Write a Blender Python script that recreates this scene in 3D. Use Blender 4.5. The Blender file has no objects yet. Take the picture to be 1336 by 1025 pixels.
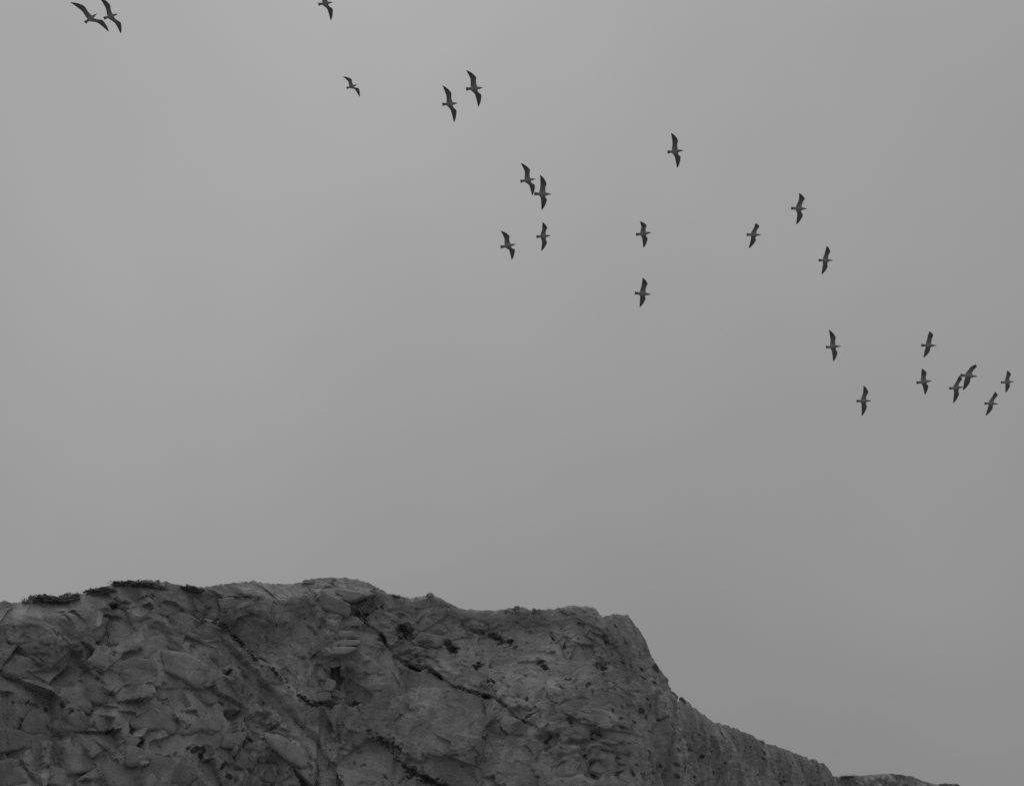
import bpy, bmesh, math, random
import numpy as np
from mathutils import Vector, Matrix

random.seed(7)
R = math.radians
scene = bpy.context.scene

# ------------------------------------------------------------------ camera
PITCH = R(24.0)
FPX = 1670.0                      # focal length in photograph pixels (1336 wide)
CAMZ = 1.7
cam_d = bpy.data.cameras.new('camera')
cam_d.sensor_fit = 'HORIZONTAL'
cam_d.sensor_width = 36.0
cam_d.lens = FPX / 1336.0 * 36.0
cam_d.clip_start = 0.1
cam_d.clip_end = 20000.0
cam = bpy.data.objects.new('camera', cam_d)
scene.collection.objects.link(cam)
cam.location = (0, 0, CAMZ)
cam.rotation_euler = (math.pi / 2 + PITCH, 0, 0)
scene.camera = cam

# ------------------------------------------------------------------ overcast sky
SUN_EL, SUN_AZ = R(68.0), R(-26.0)          # azimuth measured from +Y towards +X
sun_dir = Vector((math.sin(SUN_AZ) * math.cos(SUN_EL), math.cos(SUN_AZ) * math.cos(SUN_EL), math.sin(SUN_EL)))
world = bpy.data.worlds.new('World')
scene.world = world
world.use_nodes = True
nt = world.node_tree
nt.nodes.clear()
wn = nt.nodes.new
out = wn('ShaderNodeOutputWorld')
bg = wn('ShaderNodeBackground')
sky = wn('ShaderNodeTexSky')
sky.sky_type = 'NISHITA'
sky.sun_disc = False
sky.sun_elevation = SUN_EL
sky.sun_rotation = SUN_AZ
sky.dust_density = 6.0
bw = wn('ShaderNodeRGBToBW')
nt.links.new(sky.outputs[0], bw.inputs[0])
tc = wn('ShaderNodeTexCoord')
# cloud deck: thick even cloud, brighter round the hidden sun
dot = wn('ShaderNodeVectorMath'); dot.operation = 'DOT_PRODUCT'
dot.inputs[1].default_value = sun_dir
nrm = wn('ShaderNodeVectorMath'); nrm.operation = 'NORMALIZE'
nt.links.new(tc.outputs['Generated'], nrm.inputs[0])
nt.links.new(nrm.outputs[0], dot.inputs[0])


def wmath(op, a, b=None):
    n = wn('ShaderNodeMath'); n.operation = op
    for i, v in enumerate((a, b)):
        if v is None:
            continue
        if isinstance(v, (int, float)):
            n.inputs[i].default_value = v
        else:
            nt.links.new(v, n.inputs[i])
    return n.outputs[0]


half = wmath('MULTIPLY_ADD', dot.outputs['Value'], 0.5)
half.node.inputs[2].default_value = 0.5
glow = wmath('POWER', half, 3.0)
cn = wn('ShaderNodeTexNoise')
cn.inputs['Scale'].default_value = 2.3
cn.inputs['Detail'].default_value = 4.0
cn.inputs['Roughness'].default_value = 0.45
nt.links.new(nrm.outputs[0], cn.inputs['Vector'])
cl = wmath('MULTIPLY_ADD', cn.outputs['Fac'], 0.42); cl.node.inputs[2].default_value = 0.80
deck = wmath('MULTIPLY_ADD', glow, 3.5); deck.node.inputs[2].default_value = 2.15
deck = wmath('MULTIPLY', deck, cl)
nis = wmath('MULTIPLY', bw.outputs[0], 0.03)
tot = wmath('ADD', deck, nis)
nt.links.new(tot, bg.inputs['Color'])
bg.inputs['Strength'].default_value = 0.075
nt.links.new(bg.outputs[0], out.inputs['Surface'])

# ------------------------------------------------------------------ sun behind the cloud
sl = bpy.data.lights.new('sun', 'SUN')
sl.energy = 0.6
sl.angle = R(40)
sl.color = (1, 1, 1)
so = bpy.data.objects.new('sun', sl)
scene.collection.objects.link(so)
so.rotation_euler = sun_dir.to_track_quat('Z', 'Y').to_euler()
so.location = (0, 40, 80)

vs = scene.view_settings
vs.view_transform = 'Standard'
vs.look = 'None'
vs.exposure = 0.0
vs.gamma = 1.0
vs.use_curve_mapping = False
scene.cycles.use_denoising = False

# ------------------------------------------------------------------ helpers
COL = scene.collection
cp, sp = math.cos(PITCH), math.sin(PITCH)
RIGHT = np.array([1.0, 0, 0]); UP = np.array([0, -sp, cp]); FWD = np.array([0, cp, sp])
CAM = np.array([0, 0, CAMZ])


def ray(x, y):
    return RIGHT * ((x - 668.0) / FPX) + UP * ((512.5 - y) / FPX) + FWD


def project(P):
    Q = P - CAM
    d = Q @ FWD
    return 668.0 + FPX * (Q @ RIGHT) / d, 512.5 - FPX * (Q @ UP) / d, d


def on_ray(x, y, hd):
    """the point seen at x,y that lies hd metres away over the ground"""
    r = ray(x, y)
    return CAM + r * (hd / math.hypot(r[0], r[1]))


def tag(o, label=None, cat=None, group=None, kind=None):
    if label: o['label'] = label
    if cat: o['category'] = cat
    if group: o['group'] = group
    if kind: o['kind'] = kind
    return o


def link(name, me, mat=None, parent=None, smooth=True):
    o = bpy.data.objects.new(name, me)
    COL.objects.link(o)
    if mat is not None and not me.materials:
        me.materials.append(mat)
    if smooth:
        me.polygons.foreach_set('use_smooth', np.ones(len(me.polygons), bool))
    if parent is not None:
        o.parent = parent
    return o


def empty(name, loc):
    o = bpy.data.objects.new(name, None)
    o.empty_display_size = 0.2
    COL.objects.link(o)
    o.location = loc
    return o


def mesh(name, V, F):
    me = bpy.data.meshes.new(name)
    me.from_pydata([tuple(v) for v in V], [], [tuple(f) for f in F])
    me.update()
    return me


def grid_mesh(name, P):
    """P: rows x cols x 3"""
    r, c = P.shape[:2]
    me = bpy.data.meshes.new(name)
    idx = np.arange(r * c).reshape(r, c)
    q = np.stack([idx[:-1, :-1], idx[1:, :-1], idx[1:, 1:], idx[:-1, 1:]], -1).reshape(-1, 4)
    me.vertices.add(r * c)
    me.vertices.foreach_set('co', P.reshape(-1).astype(np.float32))
    me.loops.add(q.size)
    me.loops.foreach_set('vertex_index', q.reshape(-1).astype(np.int32))
    me.polygons.add(len(q))
    me.polygons.foreach_set('loop_start', np.arange(0, q.size, 4, dtype=np.int32))
    me.update(calc_edges=True)
    me.validate()
    return me


# ---- noise in numpy
def _hash(ix, iy, iz, seed):
    h = (ix.astype(np.int64) * 374761393 + iy.astype(np.int64) * 668265263 + iz.astype(np.int64) * 2147483647 + seed * 1274126177) & 0xFFFFFFFF
    h = ((h ^ (h >> 13)) * 1274126177) & 0xFFFFFFFF
    h = ((h ^ (h >> 16)) * 2246822519) & 0xFFFFFFFF
    return h ^ (h >> 15)


def hash01(ix, iy, iz, seed):
    return (_hash(ix, iy, iz, seed) & 0xFFFFFF) / float(0x1000000)


def perlin(P, seed=0):
    i = np.floor(P).astype(np.int64)
    f = P - i
    u = f * f * f * (f * (f * 6 - 15) + 10)
    res = 0
    for dx in (0, 1):
        wx = u[..., 0] if dx else 1 - u[..., 0]
        for dy in (0, 1):
            wy = u[..., 1] if dy else 1 - u[..., 1]
            for dz in (0, 1):
                wz = u[..., 2] if dz else 1 - u[..., 2]
                h = _hash(i[..., 0] + dx, i[..., 1] + dy, i[..., 2] + dz, seed)
                gx = (h & 1023) / 511.5 - 1; gy = ((h >> 10) & 1023) / 511.5 - 1; gz = ((h >> 20) & 1023) / 511.5 - 1
                res = res + wx * wy * wz * (gx * (f[..., 0] - dx) + gy * (f[..., 1] - dy) + gz * (f[..., 2] - dz))
    return res * 1.3


def fbm(P, octv=4, seed=0, gain=0.5):
    a, s, t = 1.0, 1.0, 0
    for k in range(octv):
        t = t + a * perlin(P * s, seed + k * 17)
        a *= gain; s *= 2.03
    return t


def worley(u, w, seed, jit=0.9):
    """2-D cells; returns F1, F2, cell randoms (3) and the offset from the cell's centre"""
    iu, iw = np.floor(u).astype(np.int64), np.floor(w).astype(np.int64)
    F1 = np.full(u.shape, 9.0); F2 = np.full(u.shape, 9.0)
    cx = np.zeros_like(u); cy = np.zeros_like(u); ci = np.zeros(u.shape, np.int64); cj = np.zeros(u.shape, np.int64)
    z = np.zeros(u.shape, np.int64)
    for a in (-1, 0, 1):
        for b in (-1, 0, 1):
            ju, jw = iu + a, iw + b
            px = ju + 0.5 + (hash01(ju, jw, z, seed) - 0.5) * jit
            py = jw + 0.5 + (hash01(ju, jw, z + 1, seed) - 0.5) * jit
            d = np.hypot(u - px, w - py)
            m = d < F1
            F2 = np.where(m, F1, np.minimum(F2, d))
            F1 = np.where(m, d, F1)
            cx = np.where(m, px, cx); cy = np.where(m, py, cy); ci = np.where(m, ju, ci); cj = np.where(m, jw, cj)
    r = [hash01(ci, cj, z + 2 + k, seed) - 0.5 for k in range(3)]
    return F1, F2, r, u - cx, w - cy


def sstep(a, b, x):
    t = np.clip((x - a) / (b - a), 0, 1)
    return t * t * (3 - 2 * t)


def seg_dist(X, Y, pts):
    """distance to a polyline, signed: positive above (to the upper right of) a line drawn left to right; and end fade"""
    best = np.full(X.shape, 1e9); sign = np.ones(X.shape)
    for (x0, y0), (x1, y1) in zip(pts[:-1], pts[1:]):
        dx, dy = x1 - x0, y1 - y0
        t = np.clip(((X - x0) * dx + (Y - y0) * dy) / (dx * dx + dy * dy), 0, 1)
        d = np.hypot(X - x0 - t * dx, Y - y0 - t * dy)
        s = np.where((X - x0) * dy - (Y - y0) * dx > 0, 1.0, -1.0)
        m = d < best
        best = np.where(m, d, best); sign = np.where(m, s, sign)
    return best, sign


# ---- materials
def new_mat(name, rough=0.9):
    m = bpy.data.materials.new(name)
    m.use_nodes = True
    b = m.node_tree.nodes['Principled BSDF']
    b.inputs['Roughness'].default_value = rough
    b.inputs['Specular IOR Level'].default_value = 0.2
    return m, m.node_tree, b


def noise_node(t, vec, scale, detail=5, rough=0.55, mapping=None):
    if mapping:
        mp = t.nodes.new('ShaderNodeMapping')
        mp.inputs['Scale'].default_value = mapping[0]
        mp.inputs['Rotation'].default_value = mapping[1]
        t.links.new(vec, mp.inputs['Vector']); vec = mp.outputs[0]
    n = t.nodes.new('ShaderNodeTexNoise')
    n.inputs['Scale'].default_value = scale
    n.inputs['Detail'].default_value = detail
    n.inputs['Roughness'].default_value = rough
    t.links.new(vec, n.inputs['Vector'])
    return n.outputs['Fac']


def ramp(t, fac, stops):
    r = t.nodes.new('ShaderNodeValToRGB')
    e = r.color_ramp.elements
    while len(e) < len(stops):
        e.new(0.5)
    for el, (p, v) in zip(e, stops):
        el.position = p; el.color = (v, v, v, 1)
    t.links.new(fac, r.inputs[0])
    return r.outputs[0]


def mth(t, op, a, b, c=None):
    n = t.nodes.new('ShaderNodeMath'); n.operation = op
    for i, v in enumerate((a, b, c)):
        if v is None: continue
        if isinstance(v, (int, float)): n.inputs[i].default_value = v
        else: t.links.new(v, n.inputs[i])
    return n.outputs[0]


def chalk_material(name, lo=0.25, hi=0.51, flint=True):
    m, t, b = new_mat(name)
    geo = t.nodes.new('ShaderNodeNewGeometry')
    v = geo.outputs['Position']
    n1 = noise_node(t, v, 0.22, 4, 0.6)
    n2 = noise_node(t, v, 1.3, 6, 0.65)
    n3 = noise_node(t, v, 9.0, 4, 0.6)
    st = noise_node(t, v, 1.0, 4, 0.6, ((1.6, 1.6, 0.12), (0, 0, 0)))
    s = mth(t, 'MULTIPLY', n1, 0.36)
    s = mth(t, 'MULTIPLY_ADD', n2, 0.26, s)
    s = mth(t, 'MULTIPLY_ADD', n3, 0.16, s)
    s = mth(t, 'MULTIPLY_ADD', st, 0.22, s)
    c = ramp(t, s, [(0.38, lo * 0.9), (0.50, (lo + hi) / 2), (0.62, hi * 1.06)])
    # small dark flints and lichen specks set in the chalk
    sp_ = noise_node(t, v, 3.2, 3, 0.6)
    spk = ramp(t, sp_, [(0.66, 0.0), (0.70, 1.0)])
    mx = t.nodes.new('ShaderNodeMix'); mx.data_type = 'RGBA'
    mx.inputs['B'].default_value = (0.07, 0.07, 0.07, 1)
    t.links.new(mth(t, 'MULTIPLY', spk, 0.55), mx.inputs['Factor']); t.links.new(c, mx.inputs['A'])
    col = mx.outputs['Result']
    if flint:
        # fresh and weathered blocks differ in tone
        an = t.nodes.new('ShaderNodeAttribute'); an.attribute_name = 'tone'
        vm = t.nodes.new('ShaderNodeVectorMath'); vm.operation = 'SCALE'
        t.links.new(col, vm.inputs[0]); t.links.new(mth(t, 'ADD', an.outputs['Fac'], 1.0), vm.inputs['Scale'])
        col = vm.outputs[0]
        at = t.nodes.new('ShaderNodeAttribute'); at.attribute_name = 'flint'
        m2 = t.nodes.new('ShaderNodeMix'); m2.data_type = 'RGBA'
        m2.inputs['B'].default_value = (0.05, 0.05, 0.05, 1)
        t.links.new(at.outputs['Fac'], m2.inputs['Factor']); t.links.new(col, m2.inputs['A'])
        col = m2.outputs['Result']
    t.links.new(col, b.inputs['Base Color'])
    bn = mth(t, 'ADD', mth(t, 'MULTIPLY', noise_node(t, v, 6.0, 8, 0.75), 1.3), mth(t, 'MULTIPLY', n2, 0.6))
    bp = t.nodes.new('ShaderNodeBump')
    bp.inputs['Strength'].default_value = 0.8
    bp.inputs['Distance'].default_value = 0.07
    t.links.new(bn, bp.inputs['Height'])
    t.links.new(bp.outputs[0], b.inputs['Normal'])
    return m


def plain_material(name, lo, hi, scale, rough=0.9):
    m, t, b = new_mat(name, rough)
    geo = t.nodes.new('ShaderNodeNewGeometry')
    n = noise_node(t, geo.outputs['Position'], scale, 5)
    t.links.new(ramp(t, n, [(0.35, lo), (0.65, hi)]), b.inputs['Base Color'])
    return m


M_CHALK = chalk_material('weathered_chalk')
M_FLINT = plain_material('black_flint', 0.05, 0.12, 9.0, 0.7)
M_TURF = plain_material('dark_turf', 0.14, 0.30, 3.0)
M_GRASS = plain_material('dry_grass', 0.14, 0.32, 6.0)
M_BEACH = plain_material('wet_shingle', 0.12, 0.22, 3.0)

# ------------------------------------------------------------------ beach (one sheet to the horizon)
me = mesh('beach', [(-6000, -6000, 0), (6000, -6000, 0), (6000, 6000, 0), (-6000, 6000, 0)], [(0, 1, 2, 3)])
tag(link('beach', me, M_BEACH, smooth=False), 'grey shingle beach below the chalk cliff', kind='structure')

# ------------------------------------------------------------------ the cliff
# crest line: photograph x, y of the edge, ground distance
SKY = [(-300, 803, 64), (-150, 797, 66), (-60, 790, 68), (0, 787, 70), (40, 783, 70.5), (75, 781, 71), (115, 771, 71.5), (150, 761, 72), (185, 755, 72.5),
       (212, 757, 73), (240, 764, 73.5), (265, 765, 74), (300, 760, 75), (330, 757, 75.5), (355, 761, 76), (385, 761, 76.5), (415, 753, 77),
       (450, 753, 77), (475, 757, 77), (490, 764, 76.5), (515, 777, 76), (540, 779, 76), (560, 775, 75.5), (575, 779, 75.5), (590, 788, 75),
       (605, 794, 75), (640, 796, 75), (680, 791, 74.5), (695, 795, 74.3), (720, 794, 74.2), (745, 789, 74), (775, 791, 74.2), (787, 803, 74.8),
       (800, 801, 75.2), (818, 800, 76), (828, 812, 78), (838, 823, 80), (847, 843, 83.5), (851, 866, 88), (862, 885, 91.5), (877, 902, 95),
       (895, 913, 98.5), (915, 928, 102.5), (930, 940, 106), (955, 947, 110), (975, 955, 114), (1000, 968, 120), (1030, 978, 128), (1055, 988, 136),
       (1075, 994, 144), (1083, 1002, 149), (1086, 1012, 154)]
SKY = np.array(SKY, float)
pxs = np.concatenate([np.linspace(-300, -30, 90, endpoint=False), np.arange(-30, 780, 0.95), np.arange(780, 1086.01, 0.8)])
ys = np.interp(pxs, SKY[:, 0], SKY[:, 1])
ds = np.interp(pxs, SKY[:, 0], SKY[:, 2])


def smooth1(a, n):
    k = np.hanning(n + 2)[1:-1]; k /= k.sum()
    return np.convolve(np.pad(a, n // 2, mode='edge'), k, 'valid')[:len(a)]


ds = smooth1(ds, 31)
crest = np.array([on_ray(x, y, d) for x, y, d in zip(pxs, ys, ds)])
# hidden return round the far end of the cliff
end = crest[-1]
ret = np.array([end + np.array([-0.5 * k, 4.0 * k, -0.02 * k]) for k in range(1, 16)])
crest = np.concatenate([crest, ret])
NC = len(crest)
# plan normals, smoothed
sm = np.stack([smooth1(crest[:, 0], 61), smooth1(crest[:, 1], 61)], -1)
tg = np.gradient(sm, axis=0)
tg /= np.linalg.norm(tg, axis=1, keepdims=True) + 1e-9
nout = np.stack([tg[:, 1], -tg[:, 0], np.zeros(NC)], -1)
nout[:, 0] = smooth1(nout[:, 0], 25); nout[:, 1] = smooth1(nout[:, 1], 25)
nout /= np.linalg.norm(nout, axis=1, keepdims=True)
arc = np.concatenate([[0], np.cumsum(np.hypot(*np.diff(sm, axis=0).T))])
colpx = np.concatenate([pxs, np.full(15, 1086.0)])
right_w = sstep(758, 828, colpx)                 # 1 on the receding right-hand face

hs = np.concatenate([np.linspace(0, 0.35, 9, endpoint=False), np.linspace(0.35, 13.2, 330, endpoint=False), np.linspace(13.2, 40, 30)])
NR = len(hs)
Hc = crest[:, 2] + 0.6                             # down to just under the beach
hh = hs[:, None] * np.ones(NC)[None, :]
hh = np.minimum(hh, Hc[None, :])
slope = np.tan(R(15)) * (1 - right_w) + np.tan(R(9)) * right_w
rnd = 0.45 * (1 - right_w) + 0.25 * right_w
outw = hh * slope + rnd * (1 - np.exp(-hh / 0.7))
base = crest[None] + nout[None] * outw[..., None]
base[..., 2] -= hh
X, Y, D = project(base)
S = np.broadcast_to(arc[None], X.shape)
Z = base[..., 2]
RW = np.broadcast_to(right_w[None], X.shape)
hgt = hh
print('cliff grid', X.shape)

# ---- weathering as displacement along the outward normal, metres
warp = fbm(base * 0.35, 2, 5)
warp2 = fbm(base * 0.35 + 31.7, 2, 9)
fine_w = fbm(base * 1.5 + 11.0, 3, 21)
Sw = S + warp * 0.7
Zw = Z + warp2 * 0.7
left_w = 1 - sstep(250, 430, X + (Y - 850) * 0.4)
front_w = 1 - RW
patch = sstep(-0.15, 0.40, fbm(base * 0.22 + 9.0, 3, 14))
patch2 = sstep(-0.05, 0.35, fbm(base * 0.45 + 19.0, 3, 15))


jag1 = fbm(base * 2.1 + 61.0, 3, 22, 0.6)
jag2 = fbm(base * 2.1 + 83.0, 3, 23, 0.6)


def rot(a, su, sw_, j=0.16):
    c_, s_ = math.cos(R(a)), math.sin(R(a))
    su_, sz_ = Sw + jag1 * j * min(su, sw_), Zw + jag2 * j * min(su, sw_)
    return (su_ * c_ + sz_ * s_) / su, (-su_ * s_ + sz_ * c_) / sw_


tone = np.zeros(X.shape)


def blocks(uw, seed, amp, tilt, crack=0.0, cw=0.06, tn=0.0):
    """flat-faced blocks parted by steps"""
    F1, F2, r, du, dw = worley(uw[0], uw[1], seed)
    e = F2 - F1
    if tn: tone[...] += tn * r[1] * 2
    return amp * r[0] * 2 + tilt * (r[1] * du + r[2] * dw) * 2 - crack * (1 - sstep(0, cw, e))


def boulders(uw, seed, h, g, kap, pw=4.0, jit=0.85, tn=None):
    """overlapping flat-topped lumps: the outermost of the neighbouring ones wins"""
    u, w = uw
    iu, iw = np.floor(u).astype(np.int64), np.floor(w).astype(np.int64)
    best = np.full(u.shape, -9.0); tv = np.zeros(u.shape)
    z = np.zeros(u.shape, np.int64)
    for a in (-1, 0, 1):
        for b in (-1, 0, 1):
            ju, jw = iu + a, iw + b
            rr = [hash01(ju, jw, z + k_, seed) - 0.5 for k_ in range(6)]
            du = u - (ju + 0.5 + rr[0] * jit); dw = w - (jw + 0.5 + rr[1] * jit)
            an = rr[5] * 1.6
            d1 = du * np.cos(an) + dw * np.sin(an); d2 = -du * np.sin(an) + dw * np.cos(an)
            nn = (np.abs(d1) / 0.62) ** pw + (np.abs(d2) / 0.62) ** pw
            val = h * 2 * rr[2] + g * 2 * (rr[3] * du + rr[4] * dw) - kap * np.minimum(nn, 3.0)
            tv = np.where(val > best, rr[5] * 2, tv)
            best = np.maximum(best, val)
    if tn is not None: tone[...] += tn * tv
    return best


disp = fbm(base * 0.09 + 3.0, 3, 2) * 1.1
chip = sstep(-0.15, 0.35, fbm(base * 0.6 + 4, 3, 33))
# left: tumbled, thick-bedded blocks
lw = left_w * front_w
disp = disp + lw * boulders(rot(-12, 3.1, 2.0, 0.07), 101, 0.36, 0.75, 0.42, 5.0, tn=lw * 0.16)
disp = disp + lw * (0.35 + 0.65 * patch) * boulders(rot(20, 1.4, 1.0, 0.07), 202, 0.18, 0.42, 0.20, 5.0, tn=lw * 0.10)
disp = disp + lw * (0.1 + 0.9 * patch2) * boulders(rot(-25, 0.62, 0.45, 0.1), 303, 0.05, 0.12, 0.07, tn=lw * 0.06)
# middle: broad planes broken by dipping joints that come and go
mw = (1 - left_w) * (0.1 + 0.9 * front_w)
come = sstep(-0.25, 0.3, fbm(base * 0.3 + 77.0, 3, 16))
disp = disp + mw * (0.25 + 0.75 * come) * blocks(rot(-38, 4.6, 2.0, 0.14), 111, 0.11, 0.45, tn=0.07)
disp = disp + mw * (0.25 + 0.75 * (1 - come)) * blocks(rot(28, 3.6, 2.8, 0.14), 112, 0.08, 0.42, tn=0.07)
disp = disp + mw * patch * boulders(rot(-30, 1.6, 0.9, 0.1), 212, 0.14, 0.34, 0.15, 5.0, tn=mw * patch * 0.12)
disp = disp + mw * (0.1 + 0.9 * patch2) * blocks(rot(-40, 0.85, 0.48, 0.12), 313, 0.05, 0.13)
disp = disp + mw * chip * boulders(rot(15, 0.55, 0.38, 0.12), 314, 0.045, 0.10, 0.06)
# everywhere: chipped, flaking surface
disp = disp + (1 - 0.8 * RW) * (0.15 + 0.85 * chip) * blocks(rot(-16, 0.27, 0.2, 0.2), 404, 0.022, 0.06)
disp = disp + (1 - 0.8 * RW) * (0.15 + 0.85 * patch2) * blocks(rot(33, 0.42, 0.28, 0.2), 405, 0.022, 0.07)
disp = disp + fbm(base * 0.9 + 8, 3, 43, 0.55) * 0.08
disp = disp + fbm(base * 3.0, 3, 44, 0.65) * 0.035
# fine dipping laminae
lam = fbm(np.stack([(Sw * 0.79 - Zw * 0.62) * 0.35, (Sw * 0.62 + Zw * 0.79) * 3.0, np.zeros_like(S)], -1), 3, 47, 0.6)
disp = disp + lam * 0.025 * front_w * come
# receding face: steep rain-cut ribs
rb = np.stack([(S - 0.25 * Z) * 0.42, Z * 0.12, np.zeros_like(S)], -1)
disp = disp + RW * (fbm(rb, 4, 71, 0.6) * 0.55 + fbm(np.stack([(S - 0.3 * Z) * 1.5, Z * 0.22, np.zeros_like(S)], -1), 3, 77, 0.6) * 0.16 + fbm(base * np.array([1.4, 1.4, 0.5]) + 5, 4, 73, 0.65) * 0.30 + fbm(base * np.array([3.5, 3.5, 1.4]) + 5, 3, 75, 0.65) * 0.09)
# ---- fracture: planes knocked off everything that stands proud
crng = np.random.default_rng(5)
ROWH = (13.2 - 0.35) / 330
r_lo, r_hi = 9, 345


def chips(n, r0, r1, c_lo, c_hi, k0, k1, tall=1.0, steep=0.5, gzs=1.0, tn=0.025):
    cidx = np.where((colpx > c_lo) & (colpx < c_hi))[0]
    for _ in range(n):
        ci = cidx[crng.integers(len(cidx))]; ri = crng.integers(r_lo, r_hi)
        rad = r0 * (r1 / r0) ** crng.random()
        a0_, a1_ = np.searchsorted(arc, [arc[ci] - rad, arc[ci] + rad])
        q = max(2, int(rad * tall / ROWH)); b0, b1 = max(0, ri - q), min(disp.shape[0] - 25, ri + q)
        if a1_ - a0_ < 3 or b1 - b0 < 3: continue
        ds_ = (S[b0:b1, a0_:a1_] - arc[ci]); dz_ = (Z[b0:b1, a0_:a1_] - Z[ri, ci])
        an = crng.choice([-0.65, -0.3, 0.15, 0.5]) + crng.normal(0, 0.2)
        e1_ = ds_ * math.cos(an) + dz_ * math.sin(an) / tall; e2_ = -ds_ * math.sin(an) + dz_ * math.cos(an) / tall
        asp = crng.uniform(0.5, 1.0)
        ins = (np.abs(e1_) < rad * 0.92) & (np.abs(e2_) < rad * asp * 0.8)
        if ins.sum() < 4: continue
        u_ = crng.random()
        gz = -crng.uniform(0.05, 1.0) if u_ < 0.62 else crng.uniform(0.1, 0.7)
        gs = crng.normal(0, 0.5)
        pl = (gs * ds_ + gz * gzs * dz_) * steep * 2
        dd_ = disp[b0:b1, a0_:a1_]
        rr_ = (dd_ - pl)[ins]
        c = rr_.mean() + crng.uniform(k0, k1) * rr_.std()
        cut = ins & (dd_ > pl + c)
        dd_[cut] = (pl + c)[cut]
        t_ = crng.normal(0, tn)
        tone[b0:b1, a0_:a1_][cut] += t_


def blur(a, nr, nc):
    for ax_, n in ((0, nr), (1, nc)):
        pad = [(0, 0), (0, 0)]; pad[ax_] = (n + 1, n)
        c = np.cumsum(np.pad(a, pad, mode='edge'), axis=ax_)
        L_ = a.shape[ax_]
        a = (np.take(c, np.arange(2 * n + 1, 2 * n + 1 + L_), ax_) - np.take(c, np.arange(0, L_), ax_)) / (2 * n + 1)
    return a


disp = np.array(disp)
disp += front_w * (0.45 + 0.55 * left_w) * (fbm(base * 0.55 + 14, 3, 141) * 0.20)
before = disp.copy()
chips(130, 1.2, 3.0, -60, 400, -0.2, 0.9, 1.0, 0.27, tn=0.05)
chips(150, 1.2, 3.2, 330, 820, -0.2, 0.9, 1.0, 0.13, tn=0.04)
chips(480, 0.6, 1.8, -60, 380, -0.2, 0.8, 1.0, 0.36, tn=0.05)
chips(420, 0.4, 1.2, 330, 840, 0.1, 1.2, 1.0, 0.19, tn=0.03)
chips(800, 0.16, 0.5, -60, 400, 0.2, 1.2, 1.0, 0.36)
chips(1500, 0.16, 0.45, 350, 860, 0.3, 1.3, 1.0, 0.26)
disp = before + (disp - before) * front_w
loss = before - disp
disp += blur(blur(loss, 45, 45), 45, 45)
# near-horizontal ledges# run-off stains down the receding face
stn = fbm(np.stack([(S - 0.3 * Z) * 0.9, Z * 0.10, np.zeros_like(S)], -1), 4, 151, 0.65)
tone += RW * (0.30 * stn - 0.06) + front_w * 0.10 * fbm(np.stack([(S - 0.1 * Z) * 1.1, Z * 0.13, np.zeros_like(S)], -1), 3, 153, 0.6)
# near-horizontal ledges of the weathered top two metres
top = np.exp(-hgt / 1.4)
lg = fbm(np.stack([S * 0.25, Z * 2.2, np.zeros_like(S)], -1), 3, 81)
disp = disp + top * lg * 0.35 * front_w

# ---- the face's own landmarks
LINE_A = [(256, 803), (280, 809), (293, 816), (313, 839), (337, 860), (357, 873), (374, 890), (391, 907), (407, 918), (434, 918), (464, 916)]
LINE_A2 = [(464, 916), (472, 930), (482, 950), (498, 966), (514, 972), (526, 983)]
LINE_A3 = [(520, 994), (530, 1001), (545, 1009), (562, 1016), (580, 1024), (600, 1040)]
LINE_B = [(472, 806), (498, 828), (514, 852), (535, 865), (558, 871), (572, 881), (589, 893), (609, 900), (642, 908), (659, 920), (673, 935), (700, 950)]
LINE_C = [(290, 838), (320, 870), (340, 893), (364, 918), (387, 940), (414, 967), (445, 1018), (455, 1040)]
wob = fine_w * 6 + warp * 4
Xw, Yw = X + wob, Y + fbm(base * 1.6 + 40, 3, 91) * 7


brk_n = fbm(base * 1.1 + 93.0, 3, 161)
Xl, Yl = X + wob * 0.25 + jag1 * 1.6, Y + jag2 * 2.0


def step_line(pts, up, low, wu, wl, groove, gw=2.6, bmin=0.08):
    d, s = seg_dist(Xl, Yl, pts)
    x0, x1 = pts[0][0], pts[-1][0]
    fade = sstep(-14, 6, X - x0) * (1 - sstep(-6, 14, X - x1))
    a = np.where(s > 0, up * np.exp(-d / wu), low * np.exp(-d / wl))
    brk = bmin + (1 - bmin) * sstep(-0.2, 0.3, brk_n)
    return fade * (a * (0.4 + 0.6 * brk) * sstep(0, 2.0, d) - groove * brk * np.exp(-(d / (gw * (0.5 + brk))) ** 2))


disp = disp + step_line(LINE_A, -0.50, 0.26, 50, 22, 0.34)
disp = disp + step_line(LINE_A2, 0.10, -0.12, 30, 20, 0.22)
disp = disp + step_line(LINE_A3, 0.25, -0.30, 30, 30, 0.35, 4)
disp = disp + step_line(LINE_B, 0.20, -0.08, 26, 30, 0.30, 1.7)
disp = disp + step_line(LINE_C, 0.20, -0.30, 16, 34, 0.0)
disp = disp + step_line([(420, 893), (470, 889), (540, 892), (600, 899)], 0.0, 0.10, 30, 30, 0.05, 1.6)
disp = disp + step_line([(548, 960), (600, 957), (650, 963), (720, 966)], -0.05, 0.08, 30, 40, 0.10, 2)
disp = disp + step_line([(562, 905), (600, 930), (650, 955), (690, 985)], 0.08, -0.06, 30, 30, 0.08, 1.8)
disp = disp + step_line([(30, 800), (70, 797), (110, 797), (150, 800)], -0.1, 0.25, 20, 30, 0.2, 2.5)
disp = disp + step_line([(20, 838), (80, 832), (150, 838), (190, 834), (240, 826)], -0.05, 0.3, 26, 24, 0.2, 2.5)
disp = disp + step_line([(180, 945), (205, 905), (222, 870), (238, 840)], -0.25, 0.10, 30, 24, 0.18, 2.5)
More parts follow.
